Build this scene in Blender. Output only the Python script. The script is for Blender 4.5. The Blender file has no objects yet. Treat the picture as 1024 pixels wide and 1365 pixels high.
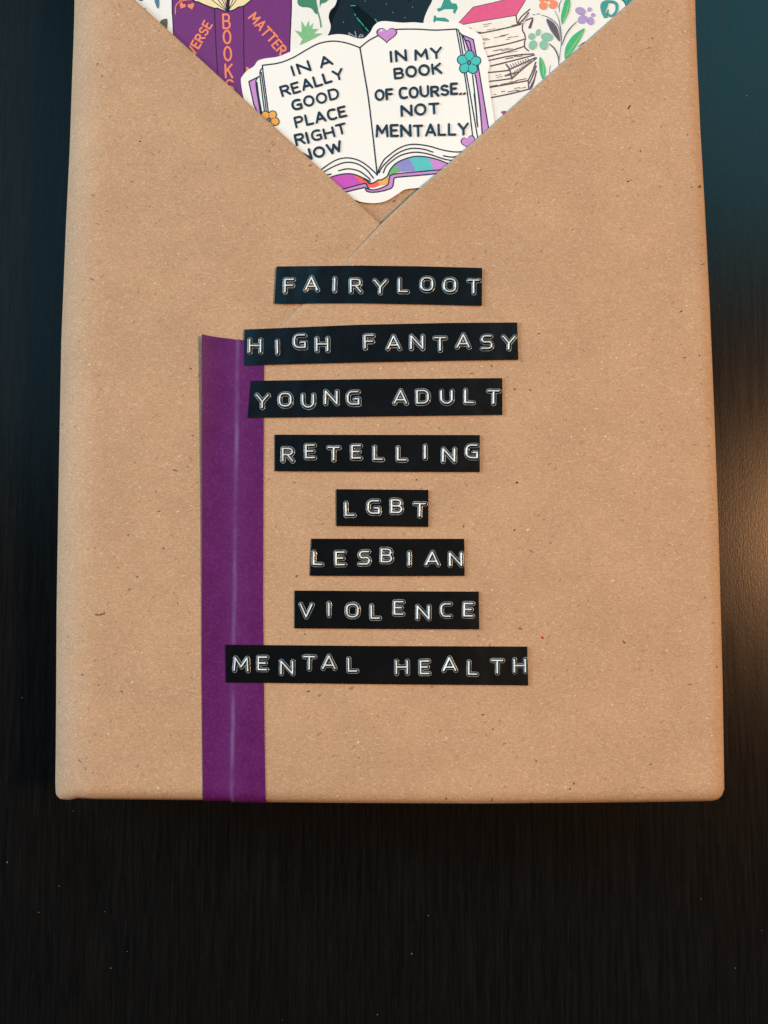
import bpy, bmesh, math, random
import numpy as np
from mathutils import Vector, Matrix
from mathutils.geometry import tessellate_polygon

random.seed(7)
rng = np.random.default_rng(7)
scene = bpy.context.scene
col = scene.collection
R = math.radians

# ------------------------------------------------------------------ camera
FPX, PW, PH = 1150.0, 1024.0, 1365.0          # focal length in photo pixels, photo size
S = 0.0001875                                  # metres per photo pixel on the top of the parcel
TILT = R(4.75)
H = 0.034                                      # height of the parcel
D = FPX * S
CAM = Vector((0, -D * math.sin(TILT), H + D * math.cos(TILT)))
cd = bpy.data.cameras.new('camera')
cam = bpy.data.objects.new('camera', cd)
col.objects.link(cam)
cam.location = CAM
cam.rotation_euler = (TILT, 0, 0)
cd.sensor_fit = 'VERTICAL'
cd.sensor_height = 36.0
cd.lens = 36.0 * FPX / PH
cd.clip_start = 0.01
cd.clip_end = 50
scene.camera = cam

# ------------------------------------------------------------------ world and lamps
w = bpy.data.worlds.new('World')
scene.world = w
w.use_nodes = True
bg = w.node_tree.nodes['Background']
bg.inputs[0].default_value = (0.75, 0.9, 1.0, 1)
bg.inputs[1].default_value = 0.03


def area(name, loc, target, shape, sx, sy, power, color):
    ld = bpy.data.lights.new(name, 'AREA')
    ld.shape = shape
    ld.size = sx
    if shape in ('RECTANGLE', 'ELLIPSE'):
        ld.size_y = sy
    ld.energy = power
    ld.color = color
    o = bpy.data.objects.new(name, ld)
    col.objects.link(o)
    o.location = loc
    d = Vector(target) - Vector(loc)
    o.rotation_euler = d.to_track_quat('-Z', 'Y').to_euler()
    return o


area('warm_room_lamp', (0.80, 0.065, 1.15), (0, 0.02, 0), 'DISK', 0.18, 0, 17.5, (1.0, 0.61, 0.31))
area('window_light', (0.68, 0.98, 1.30), (0, 0, 0), 'RECTANGLE', 0.72, 0.60, 9.0, (0.16, 0.72, 1.0))
area('window_light_far', (-0.68, 0.66, 1.30), (0, 0, 0), 'RECTANGLE', 0.75, 0.90, 4.6, (0.16, 0.62, 1.0))
area('window_light_side', (-1.28, 0.28, 0.52), (0, 0, 0), 'RECTANGLE', 0.9, 0.6, 21.0, (0.80, 0.93, 1.0))

scene.view_settings.view_transform = 'Standard'
scene.view_settings.look = 'None'
scene.view_settings.gamma = 1
scene.view_settings.exposure = 0.0
scene.cycles.use_denoising = False
scene.view_settings.use_curve_mapping = False
scene.render.engine = 'CYCLES'

# ------------------------------------------------------------------ where photo pixels lie on a level plane
ct, st = math.cos(TILT), math.sin(TILT)


def W(px, py, z=H):
    x, y = (px - PW / 2) / FPX, -(py - PH / 2) / FPX
    d = (x, y * ct + st, y * st - ct)
    t = (z - CAM.z) / d[2]
    return CAM.x + d[0] * t, CAM.y + d[1] * t


def L(pts, z=H):
    return [W(p[0], p[1], z) for p in pts]


# ------------------------------------------------------------------ materials
def srgb(r, g, b):
    f = lambda c: (c / 12.92 if c <= 0.04045 else ((c + 0.055) / 1.055) ** 2.4)
    return (f(r / 255), f(g / 255), f(b / 255), 1)


class NT:
    def __init__(self, name):
        self.m = bpy.data.materials.new(name)
        self.m.use_nodes = True
        self.t = self.m.node_tree
        self.b = self.t.nodes['Principled BSDF']

    def n(self, kind, **kw):
        nd = self.t.nodes.new(kind)
        for k, v in kw.items():
            if k.startswith('_'):
                setattr(nd, k[1:], v)
            else:
                key = int(k[1:]) if k[0] == 'i' and k[1:].isdigit() else k.replace('_', ' ')
                sock = nd.inputs[key]
                if isinstance(v, bpy.types.NodeSocket):
                    self.t.links.new(v, sock)
                else:
                    sock.default_value = v
        return nd

    def link(self, a, b):
        self.t.links.new(a, b)

    def coord(self, scale=(1, 1, 1), rot=(0, 0, 0), loc=(0, 0, 0)):
        tc = self.n('ShaderNodeTexCoord')
        mp = self.n('ShaderNodeMapping', Scale=scale, Rotation=rot, Location=loc)
        # rotate first, then stretch
        mp2 = self.n('ShaderNodeMapping', Rotation=rot)
        self.link(tc.outputs['Object'], mp2.inputs['Vector'])
        mp.inputs['Rotation'].default_value = (0, 0, 0)
        self.link(mp2.outputs[0], mp.inputs['Vector'])
        return mp.outputs[0]

    def noise(self, vec, scale=1.0, detail=2.0, rough=0.5):
        return self.n('ShaderNodeTexNoise', Vector=vec, Scale=scale, Detail=detail, Roughness=rough).outputs[0]

    def ramp(self, fac, lo, hi, a=0.0, b=1.0):
        return self.n('ShaderNodeMapRange', Value=fac, From_Min=lo, From_Max=hi, To_Min=a, To_Max=b).outputs[0]

    def math(self, op, a, b=0.0):
        return self.n('ShaderNodeMath', _operation=op, i0=a, i1=b).outputs[0]

    def mix(self, fac, a, b):
        nd = self.n('ShaderNodeMix', _data_type='RGBA')
        for s, v in ((nd.inputs[0], fac), (nd.inputs[6], a), (nd.inputs[7], b)):
            if isinstance(v, bpy.types.NodeSocket):
                self.link(v, s)
            else:
                s.default_value = v
        return nd.outputs[2]

    def out(self, color=None, rough=None, height=None, strength=0.5, dist=0.0001, spec=None):
        for v, k in ((color, 'Base Color'), (rough, 'Roughness'), (spec, 'Specular IOR Level')):
            if v is None:
                continue
            if isinstance(v, bpy.types.NodeSocket):
                self.link(v, self.b.inputs[k])
            else:
                self.b.inputs[k].default_value = v
        if height is not None:
            bp = self.n('ShaderNodeBump', Height=height, Strength=strength, Distance=dist)
            self.link(bp.outputs[0], self.b.inputs['Normal'])
        return self.m


def kraft_material(name, tint=1.0):
    k = NT(name)
    A = (0.496 * tint, 0.298 * tint, 0.177 * tint, 1)
    B = (0.560 * tint, 0.342 * tint, 0.204 * tint, 1)
    v = k.coord()
    c = k.mix(k.ramp(k.noise(v, 55, 3, 0.6), 0.35, 0.65), A, B)
    pink = k.ramp(k.noise(k.coord(loc=(3, 1, 2)), 130, 4, 0.65), 0.52, 0.72, 0, 0.35)
    c = k.mix(pink, c, (0.565 * tint, 0.332 * tint, 0.214 * tint, 1))
    # fine pulp grain
    g1 = k.noise(k.coord(scale=(1.0, 1.6, 1)), 1900, 3, 0.7)
    c = k.mix(k.ramp(g1, 0.36, 0.66, 0.38, 0), c, (0.34 * tint, 0.20 * tint, 0.112 * tint, 1))
    c = k.mix(k.ramp(g1, 0.52, 0.75, 0, 0.27), c, (0.82 * tint, 0.62 * tint, 0.44 * tint, 1))
    h = g1
    # short fibres lying in several directions
    for i, (ang, lo, colr, amt) in enumerate((
            (12, 0.645, (0.26, 0.14, 0.075, 1), 0.25), (-28, 0.655, (0.30, 0.16, 0.085, 1), 0.25),
            (62, 0.665, (0.28, 0.15, 0.08, 1), 0.22), (-8, 0.655, (0.80, 0.60, 0.42, 1), 0.24),
            (-55, 0.665, (0.80, 0.60, 0.42, 1), 0.2), (35, 0.668, (0.82, 0.64, 0.46, 1), 0.2))):
        f = k.noise(k.coord(scale=(760, 3000, 420), rot=(0, 0, R(ang)), loc=(i * 7.3, i * 3.1, i)), 1.0, 1.0, 0.4)
        c = k.mix(k.ramp(f, lo, lo + 0.05, 0, amt), c, colr)
    # scattered specks
    for i, (sx, sy, ang, size, thr, colr, amt) in enumerate((
            (230, 300, 25, 0.085, 0.86, (0.16, 0.09, 0.055, 1), 0.5),
            (200, 520, -35, 0.10, 0.86, (0.18, 0.10, 0.06, 1), 0.6),
            (170, 420, 70, 0.08, 0.87, (0.18, 0.11, 0.07, 1), 0.5),
            (240, 330, -15, 0.060, 0.85, (0.90, 0.74, 0.56, 1), 0.65),
            (230, 480, 50, 0.060, 0.86, (0.88, 0.70, 0.52, 1), 0.55),
            (90, 90, 0, 0.035, 0.85, (0.07, 0.05, 0.045, 1), 0.8))):
        vv = k.coord(scale=(sx, sy, 200), rot=(0, 0, R(ang)), loc=(i * 5.7, i * 2.9, i * 1.3))
        wob = k.n('ShaderNodeTexNoise', Vector=vv, Scale=2.2, Detail=2.0).outputs['Color']
        vec = k.n('ShaderNodeVectorMath', _operation='MULTIPLY_ADD', i0=wob, i1=(0.5, 0.5, 0.0), i2=vv).outputs[0]
        vo = k.n('ShaderNodeTexVoronoi', Vector=vec, Scale=1.0, _voronoi_dimensions='2D')
        near = k.ramp(vo.outputs['Distance'], size * 0.6, size, 1, 0)
        rnd = k.n('ShaderNodeSeparateColor', Color=vo.outputs['Color']).outputs[0]
        c = k.mix(k.math('MULTIPLY', k.math('MULTIPLY', near, k.ramp(rnd, thr, thr + 0.1)), amt), c, colr)
    # soft waviness of the sheet and pulp relief
    wave = k.noise(k.coord(loc=(9, 4, 1)), 22, 2, 0.5)
    bb = k.n('ShaderNodeBump', Height=k.noise(k.coord(loc=(2, 7, 3)), 8, 1, 0.4), Strength=0.5, Distance=0.0022)
    b0 = k.n('ShaderNodeBump', Height=wave, Strength=0.5, Distance=0.0007, Normal=bb.outputs[0])
    b1 = k.n('ShaderNodeBump', Height=h, Strength=0.42, Distance=0.00009, Normal=b0.outputs[0])
    k.link(b1.outputs[0], k.b.inputs['Normal'])
    return k.out(color=c, rough=0.82, spec=0.22)


M = {}
M['kraft'] = kraft_material('kraft_paper')
M['kraft_inner'] = kraft_material('kraft_paper_inner_sheet', 0.93)

k = NT('shaded_cut_paper_edge')
M['cut'] = k.out(color=k.mix(k.noise(k.coord(), 900, 2), (0.30, 0.26, 0.21, 1), (0.42, 0.37, 0.31, 1)), rough=0.9, spec=0.2)  # grey of the cut edge, darkened to paint in the seam's shadow

# dark wood-grain table
k = NT('dark_wood_table')
gr = k.noise(k.coord(scale=(900, 36, 100)), 1.0, 4, 0.7)
gr2 = k.noise(k.coord(scale=(1900, 130, 100), loc=(2, 5, 0)), 1.0, 3, 0.6)
wv = k.noise(k.coord(scale=(75, 9, 10), loc=(4, 1, 0)), 1.0, 3, 0.6)
c = k.mix(k.ramp(gr, 0.40, 0.70), (0.0036, 0.0036, 0.0038, 1), (0.0080, 0.0074, 0.0073, 1))
c = k.mix(k.ramp(gr2, 0.56, 0.72, 0, 0.6), c, (0.0125, 0.0112, 0.0106, 1))
c = k.mix(k.ramp(wv, 0.55, 0.75, 0, 0.5), c, (0.0058, 0.0044, 0.0038, 1))
hh = k.math('ADD', k.math('MULTIPLY', gr2, 0.45), k.noise(k.coord(scale=(1, 0.25, 1)), 2600, 2, 0.6))
M['table'] = k.out(color=c, rough=k.ramp(gr, 0.3, 0.7, 0.22, 0.28), height=hh, strength=0.15, dist=0.00010, spec=0.15)
k.b.inputs['Specular Tint'].default_value = (1.0, 0.80, 0.70, 1)

# black glossy embossing tape
k = NT('black_plastic_tape')
sc = k.noise(k.coord(scale=(70, 45, 60), rot=(0, 0, R(8))), 1.0, 2, 0.4)
M['tape'] = k.out(color=(0.0026, 0.0030, 0.0038, 1), rough=k.ramp(k.noise(k.coord(), 160, 3), 0.3, 0.7, 0.22, 0.26),
                  height=sc, strength=0.6, dist=0.0009, spec=0.5)
# stretched plastic of the letters: whitened where the die pushed it up
k = NT('stress_whitened_plastic')
at = k.n('ShaderNodeAttribute', _attribute_name='stretch').outputs['Fac']
cr = k.n('ShaderNodeValToRGB', Fac=at)
els = cr.color_ramp.elements
els[0].position = 0.0; els[0].color = (0.0026, 0.0030, 0.0038, 1)
els[1].position = 1.0; els[1].color = (0.88, 0.92, 0.93, 1)
M['emboss'] = k.out(color=cr.outputs[0], rough=0.17, spec=0.6)

# purple paper strip, cool light on the crease over the flap edge painted in pale
k = NT('purple_paper_strip')
v = k.coord()
c = k.mix(k.ramp(k.noise(v, 130, 4, 0.65), 0.35, 0.68), (0.092, 0.0055, 0.094, 1), (0.116, 0.0105, 0.120, 1))
c = k.mix(k.ramp(k.noise(k.coord(scale=(1, .8, 1), loc=(2, 2, 0)), 1700, 3, 0.7), 0.50, 0.74, 0, 0.42), c, (0.19, 0.05, 0.22, 1))
c = k.mix(k.ramp(k.noise(k.coord(loc=(1, 5, 0)), 2200, 2, 0.7), 0.55, 0.75, 0, 0.5), c, (0.058, 0.0045, 0.068, 1))
xx = k.n('ShaderNodeSeparateXYZ', Vector=v)
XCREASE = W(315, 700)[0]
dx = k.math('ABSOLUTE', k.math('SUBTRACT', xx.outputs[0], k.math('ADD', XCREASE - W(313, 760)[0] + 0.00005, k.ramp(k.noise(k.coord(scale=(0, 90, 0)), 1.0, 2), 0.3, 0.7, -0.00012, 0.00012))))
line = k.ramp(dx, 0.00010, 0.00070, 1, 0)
paleness = k.ramp(k.noise(k.coord(scale=(30, 46, 10), loc=(0.3, 1.35, 0)), 1.0, 3, 0.6), 0.44, 0.64, 0.04, 0.36)
c = k.mix(k.math('MULTIPLY', line, paleness), c, (0.30, 0.22, 0.42, 1))
wide = k.ramp(dx, 0.0004, 0.0042, 0.07, 0)  # broad soft shading beside the crease, painted in as well
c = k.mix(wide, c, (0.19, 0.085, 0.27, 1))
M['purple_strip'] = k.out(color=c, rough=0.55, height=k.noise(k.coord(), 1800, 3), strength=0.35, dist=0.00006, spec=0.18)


def plain(name, c, rough=0.42, spec=0.4, grain=0.06):
    kk = NT(name)
    f = kk.ramp(kk.noise(kk.coord(), 900, 3, 0.6), 0.3, 0.7, 0, 1)
    d = tuple(x * (1 - grain) for x in c[:3]) + (1,)
    return kk.out(color=kk.mix(f, c, d), rough=rough, spec=spec)


# vinyl sticker white with a faint pearly sheen
k = NT('pearly_sticker_vinyl')
f = k.noise(k.coord(), 60, 3)
M['vinyl'] = k.out(color=k.mix(f, (0.88, 0.865, 0.83, 1), (0.915, 0.90, 0.875, 1)), rough=k.ramp(f, 0.3, 0.7, 0.28, 0.4), spec=0.5)
M['paper_white'] = plain('matt_sticker_white', (0.86, 0.845, 0.81, 1), 0.5)
INK = {
    'navy': srgb(28, 47, 66), 'lilac': srgb(205, 142, 212), 'pinkcover': srgb(226, 88, 136), 'teal': srgb(76, 196, 190),
    'orange_flower': srgb(243, 172, 78), 'magenta': srgb(205, 84, 192), 'coral': srgb(240, 104, 92), 'amber': srgb(240, 178, 92),
    'leafgreen': srgb(118, 182, 110), 'periwinkle': srgb(146, 142, 208), 'turquoise': srgb(92, 198, 200),
    'purple_cover': srgb(118, 50, 120), 'outline_dark': srgb(42, 26, 52), 'orange_ink': srgb(246, 140, 96),
    'cream': srgb(246, 226, 178), 'deepgreen': srgb(70, 136, 106), 'softgreen': srgb(130, 192, 136), 'olive': srgb(92, 98, 82),
    'slateblue': srgb(96, 132, 160), 'teal_letter': srgb(62, 150, 138), 'brown_line': srgb(98, 68, 78), 'pastel_orange': srgb(243, 140, 94),
    'sage': srgb(142, 192, 166), 'mauve': srgb(176, 150, 202), 'bright_green': srgb(64, 182, 112), 'dark_brown': srgb(96, 80, 84),
    'pale_cream': srgb(246, 238, 228), 'berry': srgb(170, 62, 120), 'grey': srgb(120, 130, 150), 'pale_lilac': srgb(236, 205, 240),
    'card_navy': (0.009, 0.016, 0.024, 1), 'card_black': (0.0008, 0.0008, 0.001, 1), 'sparkle': srgb(30, 190, 150),
    'card_text': srgb(150, 160, 165), 'brown_hatch': srgb(128, 98, 100), 'dustwhite': srgb(120, 112, 100),
}
MAT_INK = {}


def ink(name):
    if name not in MAT_INK:
        gloss = name.startswith('card') or name == 'sparkle'
        MAT_INK[name] = plain(name + ('' if gloss else '_ink'), INK[name], 0.33 if gloss else 0.40, 0.45, 0.10)
    return MAT_INK[name]


# ------------------------------------------------------------------ object helpers
def empty(name, loc, label, cat, group=None):
    o = bpy.data.objects.new(name, None)
    col.objects.link(o)
    o.location = loc
    o.empty_display_size = 0.01
    o['label'] = label
    o['category'] = cat
    if group:
        o['group'] = group
    return o


def link_mesh(name, verts, faces, mats, idx=None, parent=None, smooth=False):
    """World-space vertices in; stored relative to the parent's origin."""
    me = bpy.data.meshes.new(name)
    off = parent_world(parent)
    me.from_pydata([(x - off.x, y - off.y, z - off.z) for x, y, z in verts], [], faces)
    for m in mats:
        me.materials.append(m)
    if idx is not None:
        me.polygons.foreach_set('material_index', idx)
    if smooth:
        me.polygons.foreach_set('use_smooth', [True] * len(me.polygons))
    me.update()
    o = bpy.data.objects.new(name, me)
    col.objects.link(o)
    if parent:
        o.parent = parent
    return o


def parent_world(p):
    v = Vector((0, 0, 0))
    while p is not None:
        v += p.location
        p = p.parent
    return v


def smooth_closed(pts, n=6):
    """Catmull-Rom through a closed ring of points."""
    out = []
    N = len(pts)
    for i in range(N):
        p0, p1, p2, p3 = (np.array(pts[(i + j - 1) % N], float) for j in range(4))
        for t in np.linspace(0, 1, n, endpoint=False):
            out.append(tuple(0.5 * ((2 * p1) + (-p0 + p2) * t + (2 * p0 - 5 * p1 + 4 * p2 - p3) * t * t + (-p0 + 3 * p1 - 3 * p2 + p3) * t ** 3)))
    return out


def smooth_open(pts, n=6):
    if len(pts) < 3:
        return [tuple(p) for p in pts]
    q = [tuple(2 * np.array(pts[0], float) - np.array(pts[1], float))] + list(pts) + [tuple(2 * np.array(pts[-1], float) - np.array(pts[-2], float))]
    out = []
    for i in range(1, len(q) - 2):
        p0, p1, p2, p3 = (np.array(q[i + j - 1], float) for j in range(4))
        for t in np.linspace(0, 1, n, endpoint=False):
            out.append(tuple(0.5 * ((2 * p1) + (-p0 + p2) * t + (2 * p0 - 5 * p1 + 4 * p2 - p3) * t * t + (-p0 + 3 * p1 - 3 * p2 + p3) * t ** 3)))
    out.append(tuple(pts[-1]))
    return out


def oval(cx, cy, rx, ry, rot=0, n=20):
    c, s = math.cos(rot), math.sin(rot)
    return [(cx + rx * math.cos(a) * c - ry * math.sin(a) * s, cy + rx * math.cos(a) * s + ry * math.sin(a) * c)
            for a in np.linspace(0, 2 * math.pi, n, endpoint=False)]


class Art:
    """Collects printed shapes in photo coordinates, each a few microns above the one before."""
    STEP = 1.1e-6

    def __init__(self, z):
        self.z, self.v, self.f, self.i, self.m = z, [], [], [], []

    def mi(self, name):
        if name not in self.m:
            self.m.append(name)
        return self.m.index(name)

    def fill(self, pts, color):
        self.z += self.STEP
        b = len(self.v)
        ww = L(pts, H)
        self.v += [(x, y, self.z) for x, y in ww]
        for t in tessellate_polygon([[Vector((x, y, 0)) for x, y in ww]]):
            a = [ww[q] for q in t]
            cr_ = (a[1][0] - a[0][0]) * (a[2][1] - a[0][1]) - (a[1][1] - a[0][1]) * (a[2][0] - a[0][0])
            t = tuple(t) if cr_ > 0 else tuple(reversed(t))
            self.f.append(tuple(b + q for q in t))
            self.i.append(self.mi(color))

    def stroke(self, pts, width, color, taper=False, caps=True):
        if not taper and len(pts) > 6 and math.hypot(pts[0][0] - pts[-1][0], pts[0][1] - pts[-1][1]) < 0.5:
            h_ = len(pts) // 2
            self.ribbon(pts[:h_ + 1], width, color, taper, caps)
            self.ribbon(pts[h_:], width, color, taper, caps)
            return
        run = [pts[0]]
        for j in range(1, len(pts)):
            run.append(pts[j])
            if j < len(pts) - 1 and not taper:
                a0 = math.atan2(pts[j][1] - pts[j - 1][1], pts[j][0] - pts[j - 1][0])
                a1 = math.atan2(pts[j + 1][1] - pts[j][1], pts[j + 1][0] - pts[j][0])
                if abs((a1 - a0 + math.pi) % (2 * math.pi) - math.pi) > 0.75:
                    self.ribbon(run, width, color, taper, caps)
                    run = [pts[j]]
        self.ribbon(run, width, color, taper, caps)

    def ribbon(self, pts, width, color, taper=False, caps=True):
        P = [np.array(p, float) for p in pts]
        P = [p for j, p in enumerate(P) if j == 0 or np.hypot(*(p - P[j - 1])) > 1e-4]
        if len(P) < 2:
            return
        n = len(P)
        lft, rgt = [], []
        for j in range(n):
            d0 = P[j] - P[j - 1] if j else P[1] - P[0]
            d1 = P[j + 1] - P[j] if j < n - 1 else d0
            d0, d1 = d0 / np.hypot(*d0), d1 / np.hypot(*d1)
            t = d0 + d1
            t = t / np.hypot(*t) if np.hypot(*t) > 1e-3 else d1
            nn = np.array([-t[1], t[0]])
            k_ = max(0.5, abs(np.dot(nn, [-d1[1], d1[0]])))
            hw = width / 2 / k_
            if taper:
                hw *= 0.25 + 0.75 * math.sin(math.pi * (0.12 + 0.76 * j / (n - 1)))
            lft.append(P[j] + nn * hw)
            rgt.append(P[j] - nn * hw)
        ring = lft[:]
        if caps:
            d = P[-1] - P[-2]; a0 = math.atan2(d[1], d[0]); hw = np.hypot(*(lft[-1] - P[-1]))
            ring += [P[-1] + hw * np.array([math.cos(a0 + a), math.sin(a0 + a)]) for a in np.linspace(math.pi / 2, -math.pi / 2, 8)[1:-1]]
        ring += rgt[::-1]
        if caps:
            d = P[0] - P[1]; a0 = math.atan2(d[1], d[0]); hw = np.hypot(*(lft[0] - P[0]))
            ring += [P[0] + hw * np.array([math.cos(a0 + a), math.sin(a0 + a)]) for a in np.linspace(math.pi / 2, -math.pi / 2, 8)[1:-1]]
        self.fill([tuple(p) for p in ring], color)

    def line(self, pts, width, color, n=5, **kw):
        self.stroke(smooth_open(pts, n), width, color, **kw)

    def build(self, name, parent):
        return link_mesh(name, self.v, self.f, [ink(c) for c in self.m], self.i, parent)


def plate(name, pts, z0, z1, mat, parent, side=None, lift=None):
    """A thin cut sheet: outline in photo coordinates, from height z0 to z1."""
    ww = L(pts, H)
    ar = sum(ww[i][0] * ww[(i + 1) % len(ww)][1] - ww[(i + 1) % len(ww)][0] * ww[i][1] for i in range(len(ww)))
    if ar < 0:
        ww = ww[::-1]
    n = len(ww)
    v = [(x, y, z1) for x, y in ww] + [(x, y, z0) for x, y in ww]
    f, idx = [], []
    for t in tessellate_polygon([[Vector((x, y, 0)) for x, y in ww]]):
        a = [ww[q] for q in t]
        cr_ = (a[1][0] - a[0][0]) * (a[2][1] - a[0][1]) - (a[1][1] - a[0][1]) * (a[2][0] - a[0][0])
        t = tuple(t) if cr_ > 0 else tuple(reversed(t))
        f.append(t)
        f.append(tuple(n + q for q in reversed(t)))
        idx += [0, 0]
    for i in range(n):
        j = (i + 1) % n
        f.append((i, n + i, n + j, j))
        idx.append(1 if side else 0)
    return link_mesh(name, v, f, [mat] + ([side] if side else []), idx, parent)


# ------------------------------------------------------------------ single-stroke letters (x 0..width, y 0 bottom .. 1 top)
def arc(cx, cy, rx, ry, a0, a1, n=10):
    return [(cx + rx * math.cos(R(a)), cy + ry * math.sin(R(a))) for a in np.linspace(a0, a1, n)]


def glyphs():
    g = {}
    g['A'] = (.92, [[(0, 0), (.46, 1), (.92, 0)], [(.17, .30), (.75, .30)]])
    g['B'] = (.80, [[(0, 0), (0, 1), (.48, 1)] + arc(.48, .76, .26, .24, 90, -90, 8) + [(0, .52)],
                    [(.48, .52)] + arc(.52, .26, .28, .26, 90, -90, 8) + [(0, 0)]])
    g['C'] = (.78, [[(.78, .94), (.60, 1), (.40, 1)] + arc(.34, .5, .34, .5, 100, 260, 12) + [(.40, 0), (.60, 0), (.78, .06)]])
    g['D'] = (.86, [[(0, 0), (0, 1), (.40, 1)] + arc(.40, .5, .46, .5, 85, -85, 12) + [(.40, 0), (0, 0)]])
    g['E'] = (.66, [[(.66, 1), (0, 1), (0, 0), (.66, 0)], [(0, .52), (.54, .52)]])
    g['F'] = (.66, [[(.66, 1), (0, 1), (0, 0)], [(0, .52), (.60, .52)]])
    g['G'] = (.86, [[(.80, .92), (.62, 1), (.44, 1)] + arc(.40, .5, .40, .5, 95, 265, 12) + [(.62, 0), (.84, .04), (.84, .46), (.50, .46)]])
    g['H'] = (.88, [[(0, 0), (0, 1)], [(.88, 0), (.88, 1)], [(0, .52), (.88, .52)]])
    g['I'] = (.0, [[(0, 0), (0, 1)]])
    g['K'] = (.78, [[(0, 0), (0, 1)], [(.76, 1), (.02, .45)], [(.28, .62), (.78, 0)]])
    g['L'] = (.64, [[(0, 1), (0, 0), (.64, 0)]])
    g['M'] = (1.1, [[(0, 0), (.08, 1), (.55, .30), (1.02, 1), (1.1, 0)]])
    g['N'] = (.90, [[(0, 0), (0, 1), (.90, 0), (.90, 1)]])
    g['O'] = (.92, [arc(.46, .5, .46, .5, 90, 450, 26)])
    g['P'] = (.74, [[(0, 0), (0, 1), (.44, 1)] + arc(.46, .74, .28, .26, 90, -90, 8) + [(0, .48)]])
    g['R'] = (.78, [[(0, 0), (0, 1), (.46, 1)] + arc(.48, .75, .28, .25, 90, -90, 8) + [(0, .50)], [(.36, .50), (.78, 0)]])
    g['S'] = (.78, [[(.74, .88)] + arc(.40, .76, .34, .24, 50, 250, 9) + arc(.40, .26, .38, .26, 75, -130, 10) + [(.02, .12)]])
    g['T'] = (.84, [[(0, 1), (.84, 1)], [(.42, 1), (.42, 0)]])
    g['U'] = (.86, [[(0, 1), (0, .40)] + arc(.43, .40, .43, .40, 180, 360, 11) + [(.86, 1)]])
    g['V'] = (.92, [[(0, 1), (.46, 0), (.92, 1)]])
    g['W'] = (1.25, [[(0, 1), (.32, 0), (.62, .85), (.94, 0), (1.25, 1)]])
    g['Y'] = (.92, [[(0, 1), (.46, .46), (.92, 1)], [(.46, .46), (.46, 0)]])
    g['e'] = (.55, [[(.03, .30), (.53, .30)] + arc(.28, .28, .25, .27, 5, 310, 12)])
    g['.'] = (.06, [[(0, .02), (.06, .04)]])
    # squarer embossing-die versions of the round letters
    d = dict(g)

    def rr(wd, ht, r, n=5):
        return (arc(wd - r, ht - r, r, r, 90, 0, n) + arc(wd - r, r, r, r, 0, -90, n) + arc(r, r, r, r, -90, -180, n) + arc(r, ht - r, r, r, 180, 90, n))
    o = rr(.90, 1, .36)
    d['O'] = (.90, [o + [o[0]]])
    d['C'] = (.72, [[(.72, 1), (.36, 1)] + arc(.34, .66, .34, .34, 90, 180, 6) + arc(.34, .34, .34, .34, 180, 270, 6) + [(.72, 0)]])
    d['G'] = (.86, [[(.82, 1), (.36, 1)] + arc(.34, .66, .34, .34, 90, 180, 6) + arc(.34, .34, .34, .34, 180, 270, 6) + [(.86, 0), (.86, .42), (.56, .42)]])
    d['D'] = (.88, [[(0, 0), (0, 1), (.50, 1)] + arc(.48, .60, .40, .40, 90, 0, 6) + arc(.48, .40, .40, .40, 0, -90, 6) + [(0, 0)]])
    d['A'] = (.96, [[(0, 0), (.48, 1), (.96, 0)], [(.16, .26), (.80, .26)]])
    d['S'] = (.80, [[(.72, 1), (.30, 1)] + arc(.27, .74, .25, .26, 90, 250, 7) + arc(.52, .27, .28, .27, 70, -90, 7) + [(.02, 0)]])
    d['N'] = (.92, [[(0, 0), (0, 1), (.92, 0), (.92, 1)]])
    return g, d


HAND, DIE = glyphs()


def text_line(art, txt, p0, p1, h, width, color, jitter=0.0):
    """Hand-lettered line whose baseline runs from p0 to p1 (photo coordinates)."""
    gap, space = 0.38, 0.50
    tot, items = 0.0, []
    for ch in txt:
        if ch == ' ':
            tot += space
            continue
        items.append((ch, tot))
        tot += HAND[ch][0] + gap + (0.10 if ch == 'I' else 0)
    tot -= gap
    p0, p1 = np.array(p0, float), np.array(p1, float)
    ex = (p1 - p0) / tot
    e = (p1 - p0) / np.hypot(*(p1 - p0))
    up = np.array([e[1], -e[0]]) * (h - width)
    p0 = p0 + up / h * width * .5
    p1 = p1 + up / h * width * .5
    for ch, x0 in items:
        jy, js = random.uniform(-jitter, jitter), 1 + random.uniform(-jitter, jitter)
        sl = random.uniform(-jitter, jitter) * 0.8
        for ln in HAND[ch][1]:
            art.stroke([tuple(p0 + ex * (x0 + x + sl * y * .5) + up * (y * js + jy)) for x, y in ln], width * random.uniform(.92, 1.08), color)


# ------------------------------------------------------------------ the table
TABLE = link_mesh('table_top', [(-1.1, -0.9, 0), (1.1, -0.9, 0), (1.1, 1.0, 0), (-1.1, 1.0, 0),
                                (-1.1, -0.9, -0.03), (1.1, -0.9, -0.03), (1.1, 1.0, -0.03), (-1.1, 1.0, -0.03)],
                  [(0, 1, 2, 3), (7, 6, 5, 4), (0, 4, 5, 1), (1, 5, 6, 2), (2, 6, 7, 3), (3, 7, 4, 0)], [M['table']])
TABLE['kind'] = 'structure'

# ------------------------------------------------------------------ the wrapped parcel: outline measured along its rounded edges
RL, RR, RB = 0.0135, 0.0024, 0.0024
TS = R(69)


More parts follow.
